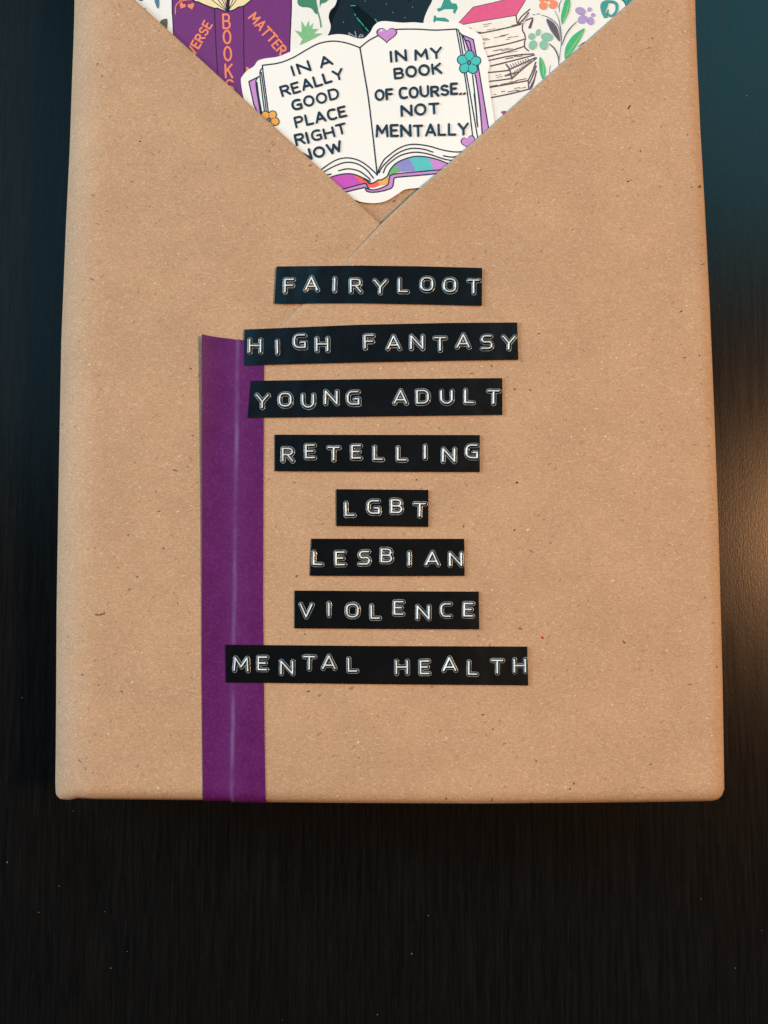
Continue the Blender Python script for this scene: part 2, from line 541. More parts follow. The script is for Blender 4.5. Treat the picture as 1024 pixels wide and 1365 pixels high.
def sil(pts, r, axis, sgn, thick):
    """Silhouette pixels -> box side positions (coordinate along the edge, side position)."""
    z = H - r * (1 - math.cos(TS)) + thick * math.cos(TS)
    out = []
    for p in pts:
        x, y = W(p[0], p[1], z)
        a, b = ((y, x) if axis == 'x' else (x, y))
        out.append((a, b + sgn * (r * (1 - math.sin(TS)) - thick * math.sin(TS))))
    out.sort()
    return np.array([o[0] for o in out]), np.array([o[1] for o in out])


LEFT = sil([(106, -130), (100.3, 0), (96.4, 100), (93, 200), (88, 300), (81.8, 454), (78, 659), (75.6, 813), (74.4, 1000), (73.6, 1063)], RL, 'x', -1, 0.00062)
RIGHT = sil([(918, -130), (925.7, 0), (930.5, 100), (936, 200), (941, 300), (945.9, 400), (952.3, 546), (958, 693), (963.3, 900), (965.7, 1055)], RR, 'x', 1, 0.00084)
BOTTOM = sil([(73, 1069), (80, 1073), (88, 1072), (102, 1066.8), (116, 1066.4), (270, 1067.6), (355, 1069.5), (500, 1071), (640, 1071.8), (760, 1070.5), (865, 1069.2), (955, 1067.5)], RB, 'y', -1, 0.00084)
YTOP = W(512, -330)[1]


def surf(u, v, off):
    """Point of the parcel's skin: u, v run along the paper (flat on top, over the edges and down the sides)."""
    xl, xr = np.interp(v, *LEFT), np.interp(v, *RIGHT)
    rl, rr, rb = RL, RR, RB
    x, y, z = u, v, H
    n = [0.0, 0.0, 1.0]
    drop = 0.0
    if u < xl + rl:
        a = (xl + rl - u) / rl
        t = min(a, math.pi / 2)
        x = xl + rl - rl * math.sin(t)
        drop += rl * (1 - math.cos(t)) + max(0, a - t) * rl
        n[0], n[2] = -math.sin(t), math.cos(t)
    elif u > xr - rr:
        a = (u - xr + rr) / rr
        t = min(a, math.pi / 2)
        x = xr - rr + rr * math.sin(t)
        drop += rr * (1 - math.cos(t)) + max(0, a - t) * rr
        n[0], n[2] = math.sin(t), math.cos(t)
    yb = float(np.interp(x, *BOTTOM))
    if v < yb + rb:
        a = (yb + rb - v) / rb
        t = min(a, math.pi / 2)
        y = yb + rb - rb * math.sin(t)
        d2 = rb * (1 - math.cos(t)) + max(0, a - t) * rb
        drop = drop + d2 if drop < 0.004 else max(drop, d2)
        n[1] = -math.sin(t)
        n[2] = min(n[2], math.cos(t))
    # small plan radius at the corners
    for ex, sg, rc in ((xl, -1, 0.0009), (xr, 1, 0.0018)):
        cx, cy = ex - sg * rc, yb + rc
        dx, dy = (x - cx) * sg, cy - y
        if dx > 0 and dy > 0:
            q = max(dx, dy) / math.hypot(dx, dy)
            x, y = cx + sg * dx * q, cy - dy * q
    ln = math.sqrt(sum(c * c for c in n)) or 1
    z = max(H - drop, 0.0004)
    return (x + n[0] / ln * off, y + n[1] / ln * off, z + n[2] / ln * off)


def skin_grid(u0, u1, v0, v1, step):
    nu, nv = max(2, int((u1 - u0) / step)), max(2, int((v1 - v0) / step))
    bm = bmesh.new()
    us, vs = np.linspace(u0, u1, nu), np.linspace(v0, v1, nv)
    g = [[bm.verts.new((a, b, 0)) for a in us] for b in vs]
    for j in range(nv - 1):
        for i in range(nu - 1):
            bm.faces.new((g[j][i], g[j][i + 1], g[j + 1][i + 1], g[j + 1][i]))
    return bm


def cut(bm, p, q, keep):
    """Cut the flat sheet along the line p-q (plane coordinates) and keep the side where `keep` lies."""
    p, q, kp = Vector((*p, 0)), Vector((*q, 0)), Vector((*keep, 0))
    n = Vector((-(q - p).y, (q - p).x, 0)).normalized()
    if (kp - p).dot(n) > 0:
        n = -n
    bmesh.ops.bisect_plane(bm, geom=bm.verts[:] + bm.edges[:] + bm.faces[:], dist=1e-7, plane_co=p, plane_no=n, clear_outer=True)


def dist_poly(x, y, chain):
    best, tt = 9.0, (0, 0)
    for (x0, y0), (x1, y1) in zip(chain[:-1], chain[1:]):
        dx, dy = x1 - x0, y1 - y0
        t = max(0, min(1, ((x - x0) * dx + (y - y0) * dy) / (dx * dx + dy * dy)))
        d = math.hypot(x - x0 - t * dx, y - y0 - t * dy)
        if d < best:
            best, tt = d, (x0 + t * dx, y0 + t * dy)
    return best, tt


def sheet(name, bm, offset, mats, parent, chain=None, rim=0.00017, out=0.00008):
    """Wrap the cut flat sheet on the parcel; the rim along `chain` shows the paper's thickness."""
    bm.verts.ensure_lookup_table()
    if chain:
        ed = [e for e in bm.edges if e.is_boundary and all(dist_poly(v.co.x, v.co.y, chain)[0] < 1e-5 for v in e.verts)]
        r = bmesh.ops.extrude_edge_only(bm, edges=ed)
        nv = [v for v in r['geom'] if isinstance(v, bmesh.types.BMVert)]
        nf = [f for f in r['geom'] if isinstance(f, bmesh.types.BMFace)]
        cset = set(nv)
        for f in nf:
            f.material_index = 1
    else:
        cset = set()
    bm.normal_update()
    flat = {v: (v.co.x, v.co.y) for v in bm.verts}
    for v in bm.verts:
        x, y = flat[v]
        o = offset(x, y)
        p = Vector(surf(x, y, o))
        if v in cset:
            p.z -= rim
            # step outwards, away from the sheet
            ctr = Vector((0, 0))
            fs = [f for f in v.link_faces]
            p.x += RIMDIR[name][0] * out
            p.y += RIMDIR[name][1] * out
        v.co = p
    bmesh.ops.recalc_face_normals(bm, faces=bm.faces[:])
    up = sum(f.normal.z * f.calc_area() for f in bm.faces)
    if up < 0:
        bmesh.ops.reverse_faces(bm, faces=bm.faces[:])
    off = parent_world(parent)
    for v in bm.verts:
        v.co -= off
    for f in bm.faces:
        f.smooth = f.material_index == 0
    me = bpy.data.meshes.new(name)
    bm.to_mesh(me)
    bm.free()
    for m in mats:
        me.materials.append(m)
    o = bpy.data.objects.new(name, me)
    col.objects.link(o)
    o.parent = parent
    return o


cx, cy = W(518, 500)
BOOK = empty('wrapped_book', (cx, cy, 0), 'book wrapped in brown kraft paper, lying on the dark table', 'wrapped book')
U0, U1 = float(LEFT[1].min()) - 0.028, float(RIGHT[1].max()) + 0.032
V0 = float(BOTTOM[1].min()) - 0.030
mm = 0.001

# inner sheet (seen at the point of the V) closed round the whole book
bm = skin_grid(U0, U1, V0, YTOP, 0.0016)
body = sheet('inner_wrapping', bm, lambda x, y: 0.0, [M['kraft_inner']], BOOK)
PL0, PL1 = W(177.3, 0), W(509.3, 302.2)              # edge of the flap that lies underneath
ex = (PL1[0] - PL0[0], PL1[1] - PL0[1])
PLa = (PL0[0] - ex[0] * 1.4, PL0[1] - ex[1] * 1.4)
PLb = (PL1[0] + ex[0] * 0.45, PL1[1] + ex[1] * 0.45)
CH_L = [PLa, PLb]
Q0, Q1, Q2, Q3 = W(840, 6.3), W(509.3, 302.2), W(315, 497.5), W(315.5, 1066)
ex = (Q0[0] - Q1[0], Q0[1] - Q1[1])
Q00 = (Q0[0] + ex[0] * 1.4, Q0[1] + ex[1] * 1.4)
ex = (Q3[0] - Q2[0], Q3[1] - Q2[1])
Q33 = (Q3[0] + ex[0] * 0.3, Q3[1] + ex[1] * 0.3)
CH_R = [Q00, Q1, Q2, Q33]
RIMDIR = {'under_flap': (0.67, 0.74), 'over_flap': (-0.70, 0.70)}


def lift_at(chain, tab, scale):
    ys = np.array([W(512, t[0])[1] for t in tab])[::-1]
    ls = np.array([t[1] for t in tab])[::-1]

    def f(x, y):
        d, c = dist_poly(x, y, chain)
        return float(np.interp(c[1], ys, ls)) * mm * math.exp(-(d / scale) ** 2)
    return f


lift_l = lift_at(CH_L, [(-300, .5), (0, .5), (200, .5), (270, .45), (305, .15), (450, 0)], 0.010)
lift_r = lift_at(CH_R, [(-300, .9), (0, .45), (120, .7), (190, 1.0), (235, 1.6), (262, 2.1), (285, 1.7), (315, 1.1), (343, .34), (352, .20), (365, .19), (440, .12), (475, 0), (1070, 0)], 0.011)

bm = skin_grid(U0, W(640, 700)[0], V0, YTOP, 0.0015)
cut(bm, PLa, PLb, W(200, 900))
sheet('under_flap', bm, lambda x, y: 0.62 * mm + lift_l(x, y), [M['kraft'], M['cut']], BOOK, CH_L)
bm = skin_grid(W(280, 700)[0], U1, V0, YTOP, 0.0015)
for a, b in zip(CH_R[:-1], CH_R[1:]):
    cut(bm, a, b, W(800, 800))
# finer rows next to the free edge so the lifted curl is smooth
ov = sheet('over_flap', bm, lambda x, y: 0.84 * mm + lift_r(x, y), [M['kraft'], M['cut']], BOOK, CH_R, rim=0.00018, out=0.00010)

# marks in the paper: dark bits of pulp, two red dots
k = NT('paper_mark')
M['mark_dark'] = plain('dark_pulp_mark', (0.055, 0.045, 0.042, 1), 0.8, 0.2)
M['mark_red'] = plain('red_ink_mark', (0.45, 0.02, 0.02, 1), 0.7, 0.2)
MARK = (M['mark_dark'], M['mark_red'])


def speck(px, py, rx, ry, rot, mi, z):
    ring = [(x + random.uniform(-.35, .35) * ry, y + random.uniform(-.35, .35) * ry) for x, y in oval(px, py, rx, ry, rot, 9)]
    link_mesh('paper_mark', [(x, y, z) for x, y in L(ring)], [tuple(range(8, -1, -1))], [MARK[mi]], None, BOOK)


ZL, ZR = H + 0.66 * mm, H + 0.88 * mm
for a in ((131, 819.5, 3.0, .9, .1, 0), (136, 819, 2.6, .9, -.5, 0), (140, 817.5, 2, .8, -.9, 0), (238, 804, 2.2, .5, 1.3, 0), (219, 731, 1.4, .9, .3, 0),
          (184, 769, 1.5, .8, -1, 0), (172, 713, 1.4, .7, -.6, 0), (213, 682, 2.2, .6, -.4, 0), (209, 50.5, 1.6, .9, 1, 0), (131.5, 87, 1.4, .9, .2, 0),
          (137, 103, 1.2, .7, .6, 0), (187.5, 190, 1.3, 1, .3, 0), (255, 492, 1.4, .9, .4, 0), (258, 581, 1.2, .6, .2, 0)):
    speck(*a, ZL)
for a in ((838, 144.5, 2.3, 1.1, -.8, 0), (836.5, 147, 1.4, 1, .3, 0), (836, 244, 1.4, 1.1, .2, 0), (932, 250.5, 1.2, 1.8, .2, 0), (921, 251.5, .9, .7, 0, 0),
          (915, 182, 1.8, .6, 0, 0), (852.7, 203.5, 1.1, 1, 0, 0), (911, 478, 2.6, .7, -.1, 0), (907, 416.5, 1.5, .8, -1, 0), (931, 475, 1.2, .8, .5, 0),
          (618, 702, .9, 2.6, .1, 0), (688, 644, 1.8, .8, -.3, 0), (685, 707, 2, .8, -.6, 0), (693, 838, 3.0, .6, .25, 0), (733, 724, 1.1, 1, 0, 0),
          (706, 521, 1.8, .6, .8, 0), (689, 644, 1.5, .9, 0, 0), (655, 489, 1.6, .7, 1.2, 0), (718, 446, 2.0, .6, -.3, 0), (628, 499, 3.0, .5, .06, 0),
          (412, 921, 2.8, .7, -.4, 0), (396, 768, 2.2, .8, -.5, 0), (407, 845, 1.7, .8, .4, 0), (764, 1043, 1.9, .7, 1.0, 0), (643, 952, 1.6, 1, .2, 0),
          (656, 971, 1.9, .7, .9, 0), (918, 912, 3, .5, .1, 0), (866, 1018, 1.6, .8, -.3, 0), (759, 1051, 1.2, 1, 0, 0), (555, 640, .9, 1.2, .5, 0),
          (685.5, 519.8, 1.5, 1.4, 0, 1), (722.5, 849.5, 2.0, 1.5, -.5, 1), (883.5, 594, .9, .8, 0, 1)):
    speck(*a, ZR)

# ------------------------------------------------------------------ dark holographic card at the back of the pocket
x, y = W(505, 10)
CARD = empty('dark_card', (x, y, H + 0.04 * mm), 'dark navy card with green glinting lines and pale lettering, behind the open-book sticker', 'card')
plate('card_sheet', [(425, -120), (590, -120), (590, 60), (575, 80), (425, 80)], H + 0.06 * mm, H + 0.13 * mm, ink('card_navy'), CARD)
a = Art(H + 0.132 * mm)
a.fill([(440, -40), (463, -40), (452, 8), (445, 24), (440, 40), (432, 40), (438, 10)], 'card_black')
a.fill([(468, 8), (475, 6), (484, 14), (494, 22), (503, 30), (496, 42), (486, 44), (474, 20)], 'card_black')
a.fill([(530, -20), (560, -20), (545, 4)], 'card_black')
for p, q in (((468, 8), (474, 8)), ((473, 19), (474, 21)), ((476, 24), (485, 35)), ((487, 37), (491, 42)), ((500, 26), (503, 30)), ((504, 31), (506, 33)), ((478, 27), (480, 29.5))):
    a.stroke([p, q], 1.1, 'sparkle')
for p in ((487, 2), (550, 10), (524, 17), (458, 30), (540, 24), (515, 6)):
    a.fill(oval(p[0], p[1], .6, .6, 0, 8), 'card_text')
text_line(a, 'N', (467.3, 53.5), (475.5, 51.6), 10.2, 1.3, 'card_text')
for ln in HAND['e'][1]:
    a.stroke([(478.6 + x * 10.5, 52.3 - y * 10.5) for x, y in ln], 1.2, 'card_text')
a.build('printed_artwork', CARD)

# ------------------------------------------------------------------ sticker: purple book among leaves
x, y = W(330, 40)
ST2 = empty('purple_book_sticker', (x, y, H + 0.14 * mm), 'sticker of an upright purple book with orange lettering and green leaves around it', 'sticker')
out2 = smooth_closed([(140, -140), (300, -170), (440, -140), (452, -40), (449, 2), (440.5, 15), (438.3, 24), (441, 36), (437.5, 47), (428, 62), (405, 95), (380, 130), (340, 170), (300, 175),
                      (240, 120), (190, 60), (150, -20)], 6)
plate('sticker_backing', out2, H + 0.15 * mm, H + 0.24 * mm, M['paper_white'], ST2)
a = Art(H + 0.242 * mm)
cov = [(229.3, -130), (229.8, 0), (230.6, 25), (231.8, 50), (234, 130), (330, 175), (386, 130), (386.5, 68), (388, 30), (388.8, 0), (389, -130)]
a.fill(cov, 'purple_cover')
a.line(cov[0:5], 1.5, 'outline_dark')
a.line(cov[6:], 1.5, 'outline_dark')
pg = smooth_open([(252, -60), (257, -4), (266, 4), (284.5, 11.5), (290, 11.8), (297, 14.5), (304, 16), (312, 14), (318, 10.5), (326, 8.3), (336, 0), (345, -10), (350, -60)], 4)
a.fill(pg, 'cream')
a.line(pg, 1.7, 'outline_dark', n=1)
for p, q in (((303.5, 15), (292, -12)), ((303.5, 15), (297, -14)), ((303.8, 15), (303, -16)), ((304.2, 15), (309, -16)), ((304.5, 15), (316, -14)), ((304.5, 15), (323, -12)), ((303, 15), (284, -10)), ((302.5, 15), (276, -6))):
    a.line([p, ((p[0] + q[0]) / 2 + (q[0] - 304) * .03, (p[1] + q[1]) / 2 + .8), q], 1.0, 'outline_dark', taper=False)
a.fill([(301.5, 15.2), (304, 16.3), (306.5, 14.8), (306, -10), (302.5, -10)], 'outline_dark')
a.line([(286.4, 12.3), (287.3, 40), (289, 75), (290.4, 100), (292, 140)], 1.3, 'outline_dark')
a.line([(324.8, 9), (325.3, 40), (325.2, 70), (326.2, 102), (326, 150)], 1.3, 'outline_dark')
a.line([(327, 100), (330, 94), (329.3, 91), (332, 93.5), (334, 95), (331.5, 98), (329, 101)], 2.2, 'orange_ink')
for ch, cxx, cyy, wd, ht in (('B', 302.2, 29.3, 8.6, 18.5), ('O', 303, 50.2, 9.2, 17), ('O', 303.9, 72.4, 9.2, 18), ('K', 305.4, 95.4, 8.8, 17.6), ('S', 306.5, 116.5, 9.5, 18)):
    g = HAND[ch]
    for ln in g[1]:
        a.stroke([(cxx - wd / 2 + x / g[0] * wd + (y - .5) * -.6, cyy + ht / 2 - y * ht) for x, y in ln], 2.5, 'orange_ink')
text_line(a, 'MATTER', (330.6, 26.2), (373.4, 74.2), 14.6, 2.4, 'orange_ink', 0.06)
text_line(a, 'VERSE', (259.8, 75.8), (283.6, 34.8), 14.2, 2.4, 'orange_ink', 0.06)
# orange sprig
a.line([(234.2, 19.5), (235, 9), (240, 3.5), (248, 1.2), (256, .5)], 1.3, 'orange_ink')
a.line([(241, 3), (238, -4), (246, -9)], 1.3, 'orange_ink')


def heart(cx_, cy_, w_, h_, rot=0, n=24):
    pts = []
    for t in np.linspace(0, 2 * math.pi, n, endpoint=False):
        x_ = 16 * math.sin(t) ** 3 / 16 * w_ / 2
        y_ = -(13 * math.cos(t) - 5 * math.cos(2 * t) - 2 * math.cos(3 * t) - math.cos(4 * t)) / 14.5 * h_ / 2
        pts.append((cx_ + x_ * math.cos(rot) - y_ * math.sin(rot), cy_ + x_ * math.sin(rot) + y_ * math.cos(rot)))
    return pts


a.fill(heart(243.6, 8.6, 8.5, 8.5, .5), 'orange_ink')
a.fill(heart(255.2, 9.2, 9, 9, -.3), 'orange_ink')
# leaves on the white border
a.fill(smooth_closed([(206, -12), (211.5, -4), (213, 6), (211.6, 12.6), (208.8, 9), (206.2, 0)], 5), 'slateblue')
a.line([(208, -8), (210, 2), (211, 10)], .9, 'olive')
a.fill(oval(188, .3, 3.2, 1.8, .4), 'olive')
a.fill(oval(194.3, 12, 1.0, .8, .4, 10), 'grey')
a.fill([(213.4, 31), (215.5, 27.8), (219, 26.2), (223.3, 25.8), (224, 31), (223.4, 40.5), (219.8, 37.2)], 'olive')
a.fill(smooth_closed([(391, -20), (396, -6), (397.5, 6), (402, 10), (407, 10.4), (411, 10.8), (416, 12.6), (421.5, 19.6), (424.2, 15.5), (422.6, 6), (420, -6), (410, -20)], 5), 'deepgreen')
a.fill(smooth_closed([(426.6, 10.8), (428.5, 6), (436, 2.8), (443, -8), (440, -22), (428, -10)], 5), 'deepgreen')
a.line([(420, 12), (424, 18), (427, 28), (428.2, 37)], 1.6, 'deepgreen')
a.fill([(399.5, 61), (403.6, 52.8), (393.3, 41.5), (402.6, 43.6), (402.2, 29.2), (407.7, 37.4), (411.8, 28.2), (412.4, 37.4), (417.9, 31.3), (415.9, 39.5), (425.1, 39.5),
        (418, 45.6), (430.3, 45.6), (421, 50.8), (406.7, 58)], 'softgreen')
a.build('printed_artwork', ST2)

# ------------------------------------------------------------------ sticker: pile of books with flowers
x, y = W(720, 30)
ST4 = empty('book_pile_sticker', (x, y, H + 0.14 * mm), 'large white sticker with a sketched pile of books under a pink cover, and flowers', 'sticker')
out4 = smooth_closed([(588, -140), (700, -170), (860, -150), (885, -60), (872, 10), (838, 90), (760, 190), (690, 230), (620, 200), (585, 120), (562, 70), (564.5, 31), (570, 14), (577, -2), (582, -40)], 6)
plate('sticker_backing', out4, H + 0.15 * mm, H + 0.24 * mm, M['paper_white'], ST4)
a = Art(H + 0.242 * mm)
Z4 = lambda *pts: [(580 + px / 3.938, py / 3.938) for px, py in pts]
# teal lettering running round the sticker
a.fill(Z4((8, 50), (30, 42), (48, -4), (75, -4), (88, 20), (112, 22), (120, 45), (104, 78), (92, 66), (98, 52), (50, 52), (18, 66)), 'teal_letter')
a.fill(Z4((-6, 82), (6, 88), (8, 95), (52, 96), (72, 108), (74, 122), (62, 118), (6, 112), (-4, 122), (-10, 116)), 'teal_letter')
# pink top book
a.fill(Z4((110, 138), (200, 40), (300, 18), (420, -12), (490, -20), (474, 6), (425, 84), (280, 108)), 'pinkcover')
a.stroke(Z4((110, 138), (200, 40), (300, 18), (420, -12)), 1.0, 'brown_line')
a.stroke(Z4((110, 138), (280, 108), (425, 84), (474, 6)), 1.1, 'brown_line')
a.fill(Z4((180, 140), (425, 88), (470, 60), (478, 210), (525, 300), (500, 470), (290, 514), (270, 300)), 'pale_cream')
for seg in ([(425, 84), (433, 126), (460, 112)], [(433, 126), (452, 92), (497, 52)], [(440, 130), (470, 96), (490, 70)], [(215, 182), (330, 160), (448, 132)], [(166, 156), (186, 152), (194, 170), (240, 174)],
            [(250, 258), (370, 236), (474, 208)], [(460, 130), (458, 160), (470, 184), (474, 212)], [(268, 302), (370, 278), (470, 246)], [(470, 218), (470, 250), (490, 270)],
            [(276, 322), (400, 296), (515, 286)], [(290, 350), (390, 326), (520, 292)], [(280, 384), (340, 378), (392, 372)], [(285, 430), (340, 424), (394, 416), (402, 418)],
            [(385, 370), (440, 345), (525, 306)], [(402, 418), (460, 365), (532, 308)], [(372, 340), (392, 372), (402, 418)], [(284, 462), (390, 444), (488, 426)], [(292, 516), (400, 494), (496, 470)],
            [(488, 426), (494, 470), (512, 450), (532, 376)], [(488, 426), (510, 380), (528, 330)], [(495, 440), (514, 396), (530, 350)], [(500, 460), (520, 420)], [(478, 110), (512, 100), (500, 150)], [(492, 150), (508, 110)]):
    a.line(Z4(*seg), 1.9, 'brown_line', 4, taper=False)
for q in range(9):
    x0 = 380 + q * 13
    a.line(Z4((x0, 345 - q * 4.5), (x0 + 14, 366 - q * 5), (x0 + 18, 368 - q * 6)), 1.4, 'brown_hatch', 2, taper=True)
    a.line(Z4((404 + q * 12, 412 - q * 10), (420 + q * 12, 374 - q * 7)), 1.0, 'brown_hatch', 2)
for q in range(75):
    x0, y0 = random.uniform(215, 470), 0
    row = random.choice((120, 150, 196, 212, 268, 284, 312, 338, 398, 408, 446, 480, 496))
    y0 = row + (350 - x0) * 0.19 + random.uniform(-6, 6)
    ln = random.uniform(12, 60)
    if 130 < y0 < 500 and x0 + ln < 478 and x0 > 215 + max(0, (y0 - 250) * .3):
        a.line(Z4((x0, y0), (x0 + ln, y0 - ln * .19)), random.uniform(.8, 1.8), 'brown_line', 2, taper=True)
for q in range(7):
    a.line(Z4((462 + q * 5, 112 - q * 6), (470 + q * 4, 128 - q * 8)), .9, 'brown_hatch', 2, taper=True)
# flowers and leaves
for cx_, cy_, rx, ry, rot, c_ in ((568, 34, 22, 20, .6, 'pastel_orange'), (620, 28, 24, 22, -.4, 'pastel_orange'), (596, -8, 24, 24, 0, 'pastel_orange'), (560, -4, 16, 18, 0, 'pastel_orange'), (596, 20, 7, 7, 0, 'pale_cream'),
                                  (508, 195, 18, 17, 0, 'sage'), (541, 174, 12, 18, .2, 'sage'), (588, 198, 32, 22, .15, 'sage'), (513, 240, 21, 25, .3, 'sage'), (571, 240, 22, 26, -.3, 'sage'),
                                  (763, 62, 28, 19, .35, 'mauve'), (810, 54, 11, 11, 0, 'mauve'), (828, 82, 11, 9, .6, 'mauve'), (774, 106, 25, 22, -.4, 'mauve'), (816, 114, 17, 22, -.3, 'mauve')):
    a.fill([p for p in Z4(*oval(cx_, cy_, rx, ry, rot, 22))], c_)
for pts, c_ in (([(690, -10), (708, 8), (704, 60), (684, 105), (668, 132), (661, 95), (672, 40)], 'bright_green'), ([(783, 153), (765, 205), (725, 270), (686, 312), (680, 290), (688, 245), (722, 192)], 'bright_green'),
                ([(551, 303), (572, 338), (580, 385), (566, 420), (552, 385), (547, 345)], 'bright_green'), ([(584, 104), (615, 120), (642, 155), (656, 222), (626, 190), (600, 150)], 'dark_brown'),
                ([(372, 586), (360, 604), (346, 590)], 'berry')):
    a.fill(smooth_closed(Z4(*pts), 4), c_)
for pts, w_ in (([(512, 80), (524, 82)], 1.2), ([(532, 78), (548, 77)], 1.3), ([(556, 82), (590, 94), (618, 112), (648, 145), (660, 200)], .8), ([(743, 118), (712, 148), (684, 190), (666, 240)], 1.6),
                ([(668, -4), (652, 30), (652, 70)], .9), ([(600, 234), (628, 262), (646, 302), (650, 345)], 1.5), ([(628, 58), (650, 110), (660, 170), (662, 230), (650, 330)], .8), ([(604, 348), (600, 388)], 1.1),
                ([(750, 250), (770, 234), (788, 224)], 1.3), ([(360, 604), (352, 620)], .8)):
    a.line(Z4(*pts), w_, 'dark_brown', 5, taper=True)
for pts in ([(700, 20), (690, 70), (672, 120)], [(774, 170), (740, 222), (690, 296)], [(556, 320), (568, 360), (566, 405)]):
    a.line(Z4(*pts), .7, 'amber', 4, taper=True)
# teal curl at the right
a.line(Z4((890, 96), (876, 60), (878, 22), (908, 12), (948, 22), (952, 60), (925, 88), (905, 76), (908, 58)), 3.6, 'teal_letter', 5, taper=True)
a.fill(smooth_closed(Z4((868, 30), (884, 14), (908, 18), (902, 44), (894, 70), (906, 98), (888, 90), (872, 62)), 4), 'teal_letter')
a.fill(smooth_closed(Z4((972, -10), (996, 20), (1006, 46), (1060, 10), (1040, -40)), 4), 'teal_letter')
a.line(Z4((972, -10), (996, 20), (1006, 46)), 1.1, 'navy', 4)
a.line(Z4((1030, -20), (1010, 16), (1012, 50)), 1.0, 'navy', 4)
a.build('printed_artwork', ST4)

# ------------------------------------------------------------------ sticker: open book (on top of the others)
x, y = W(490, 150)
ST1 = empty('open_book_sticker', (x, y, H + 0.40 * mm), 'white cut-out sticker of an open book with hand lettering, a heart and a turquoise flower', 'sticker')
out1 = smooth_closed([(321.8, 112), (324.5, 102), (331, 95), (339, 89.7), (344.1, 82.8), (353.3, 79.6), (371.8, 76.8), (390.3, 69), (410.8, 59), (431.3, 50.8), (449.7, 47.2), (464.1, 48.7),
                      (474.4, 52.2), (484.6, 52.8), (493.5, 44.8), (499, 35.5), (509.4, 29.9), (535.2, 31.8), (552.4, 31.4), (567.4, 32.6), (588.9, 31.6), (607, 31), (619, 35.6), (631.9, 42.6), (640.3, 48.6),
                      (643.4, 56), (644, 64), (652.3, 86.6), (650.1, 97.3), (651.2, 110.2), (654.4, 133.9), (658, 160), (662, 190), (648, 225), (612, 244), (565.3, 250.9), (541, 253.5), (530.5, 259.6), (514.5, 269),
                      (498.7, 272), (481.5, 270.3), (468, 266), (440, 264), (410, 258), (385, 238), (350, 195), (330, 150)], 5)
plate('sticker_backing', out1, H + 0.41 * mm, H + 0.51 * mm, M['vinyl'], ST1)
a = Art(H + 0.512 * mm)
Z2 = lambda *pts: [(300 + px / 4.875, 20 + py / 4.875) for px, py in pts]
Z3 = lambda *pts: [(460 + px / 4.655, 20 + py / 4.655) for px, py in pts]
N_, LW = 'navy', 1.75
# covers showing at the sides
a.fill(Z2((157, 440), (222, 408), (205, 432), (215, 520), (240, 700), (212, 640), (185, 590)), 'lilac')
a.fill(Z3((728, 130), (795, 160), (825, 330), (890, 720), (850, 770), (838, 650), (812, 420)), 'lilac')
a.line(Z2((212, 640), (190, 590), (157, 440), (222, 408)), LW, N_, 1)
a.line(Z3((728, 132), (795, 160), (830, 350), (892, 725)), LW, N_, 1)
for pts in ([(222, 408), (203, 436), (212, 520), (240, 690)], [(210, 445), (222, 540), (250, 690)], [(247, 350), (229, 382), (240, 490), (266, 690)], [(238, 380), (262, 560), (275, 680)], [(245, 335), (252, 400), (268, 520), (290, 690)]):
    a.line(Z2(*pts), LW, N_, 3)
for pts in ([(690, 95), (720, 260), (757, 480), (793, 775)], [(692, 97), (708, 118), (735, 280), (770, 470), (826, 790)], [(708, 118), (724, 135), (745, 230)], [(726, 132), (745, 165), (770, 230)], [(750, 165), (772, 175), (785, 235)], [(808, 380), (835, 560), (852, 770)], [(800, 500), (812, 600), (818, 680)], [(790, 380), (806, 520), (822, 700)]):
    a.line(Z3(*pts), LW, N_, 3)
# colour band along the foot of the covers
a.fill(Z2((675, 1072), (690, 1060), (760, 1042), (830, 1040), (868, 1052), (905, 1098), (790, 1130), (730, 1150)), 'magenta')
a.fill(Z2((830, 1041), (900, 1066), (940, 1088), (950, 1108), (925, 1098), (890, 1106)), 'coral')
a.fill(Z3((120, 1040), (150, 1052), (210, 1036), (222, 1062), (180, 1078), (140, 1078)), 'coral')
a.fill(Z3((205, 1036), (268, 1012), (276, 1030), (262, 1058), (216, 1066)), 'amber')
a.fill(Z3((266, 1008), (290, 955), (318, 930), (350, 978), (300, 990), (278, 1010)), 'leafgreen')
a.fill(Z3((310, 938), (345, 908), (400, 890), (445, 974), (348, 980)), 'periwinkle')
a.fill(Z3((396, 891), (450, 884), (520, 892), (556, 966), (440, 974)), 'turquoise')
a.fill(Z3((516, 891), (580, 908), (650, 932), (700, 950), (660, 966), (552, 968)), 'lilac')
# under-edge of the cover
ue = Z2((700, 1150), (790, 1132), (910, 1100), (922, 1118), (940, 1140)) + Z3((135, 1082), (160, 1090), (200, 1088), (262, 1062), (272, 1040), (280, 1002), (330, 990), (440, 980), (600, 966), (680, 960))
le = Z3((680, 985), (600, 988), (440, 1003), (330, 1012), (305, 1020), (300, 1048), (286, 1082), (200, 1104), (150, 1104), (132, 1096)) + Z2((915, 1140), (905, 1128), (790, 1155), (720, 1172))
a.fill(ue + le, 'lilac')
a.line(ue, LW, N_, 2)
a.line(le, LW, N_, 2)
a.line(Z3((118, 1026), (138, 1036), (152, 1052), (180, 1046), (206, 1030), (228, 1028), (262, 1008)), LW, N_, 4)
a.line(Z2((672, 1078), (690, 1060), (760, 1041), (830, 1040), (900, 1066), (945, 1090)), LW, N_, 4)
a.line(Z3((262, 1008), (285, 960), (330, 918), (410, 888), (480, 884), (560, 899), (640, 928), (710, 950)), LW, N_, 4)
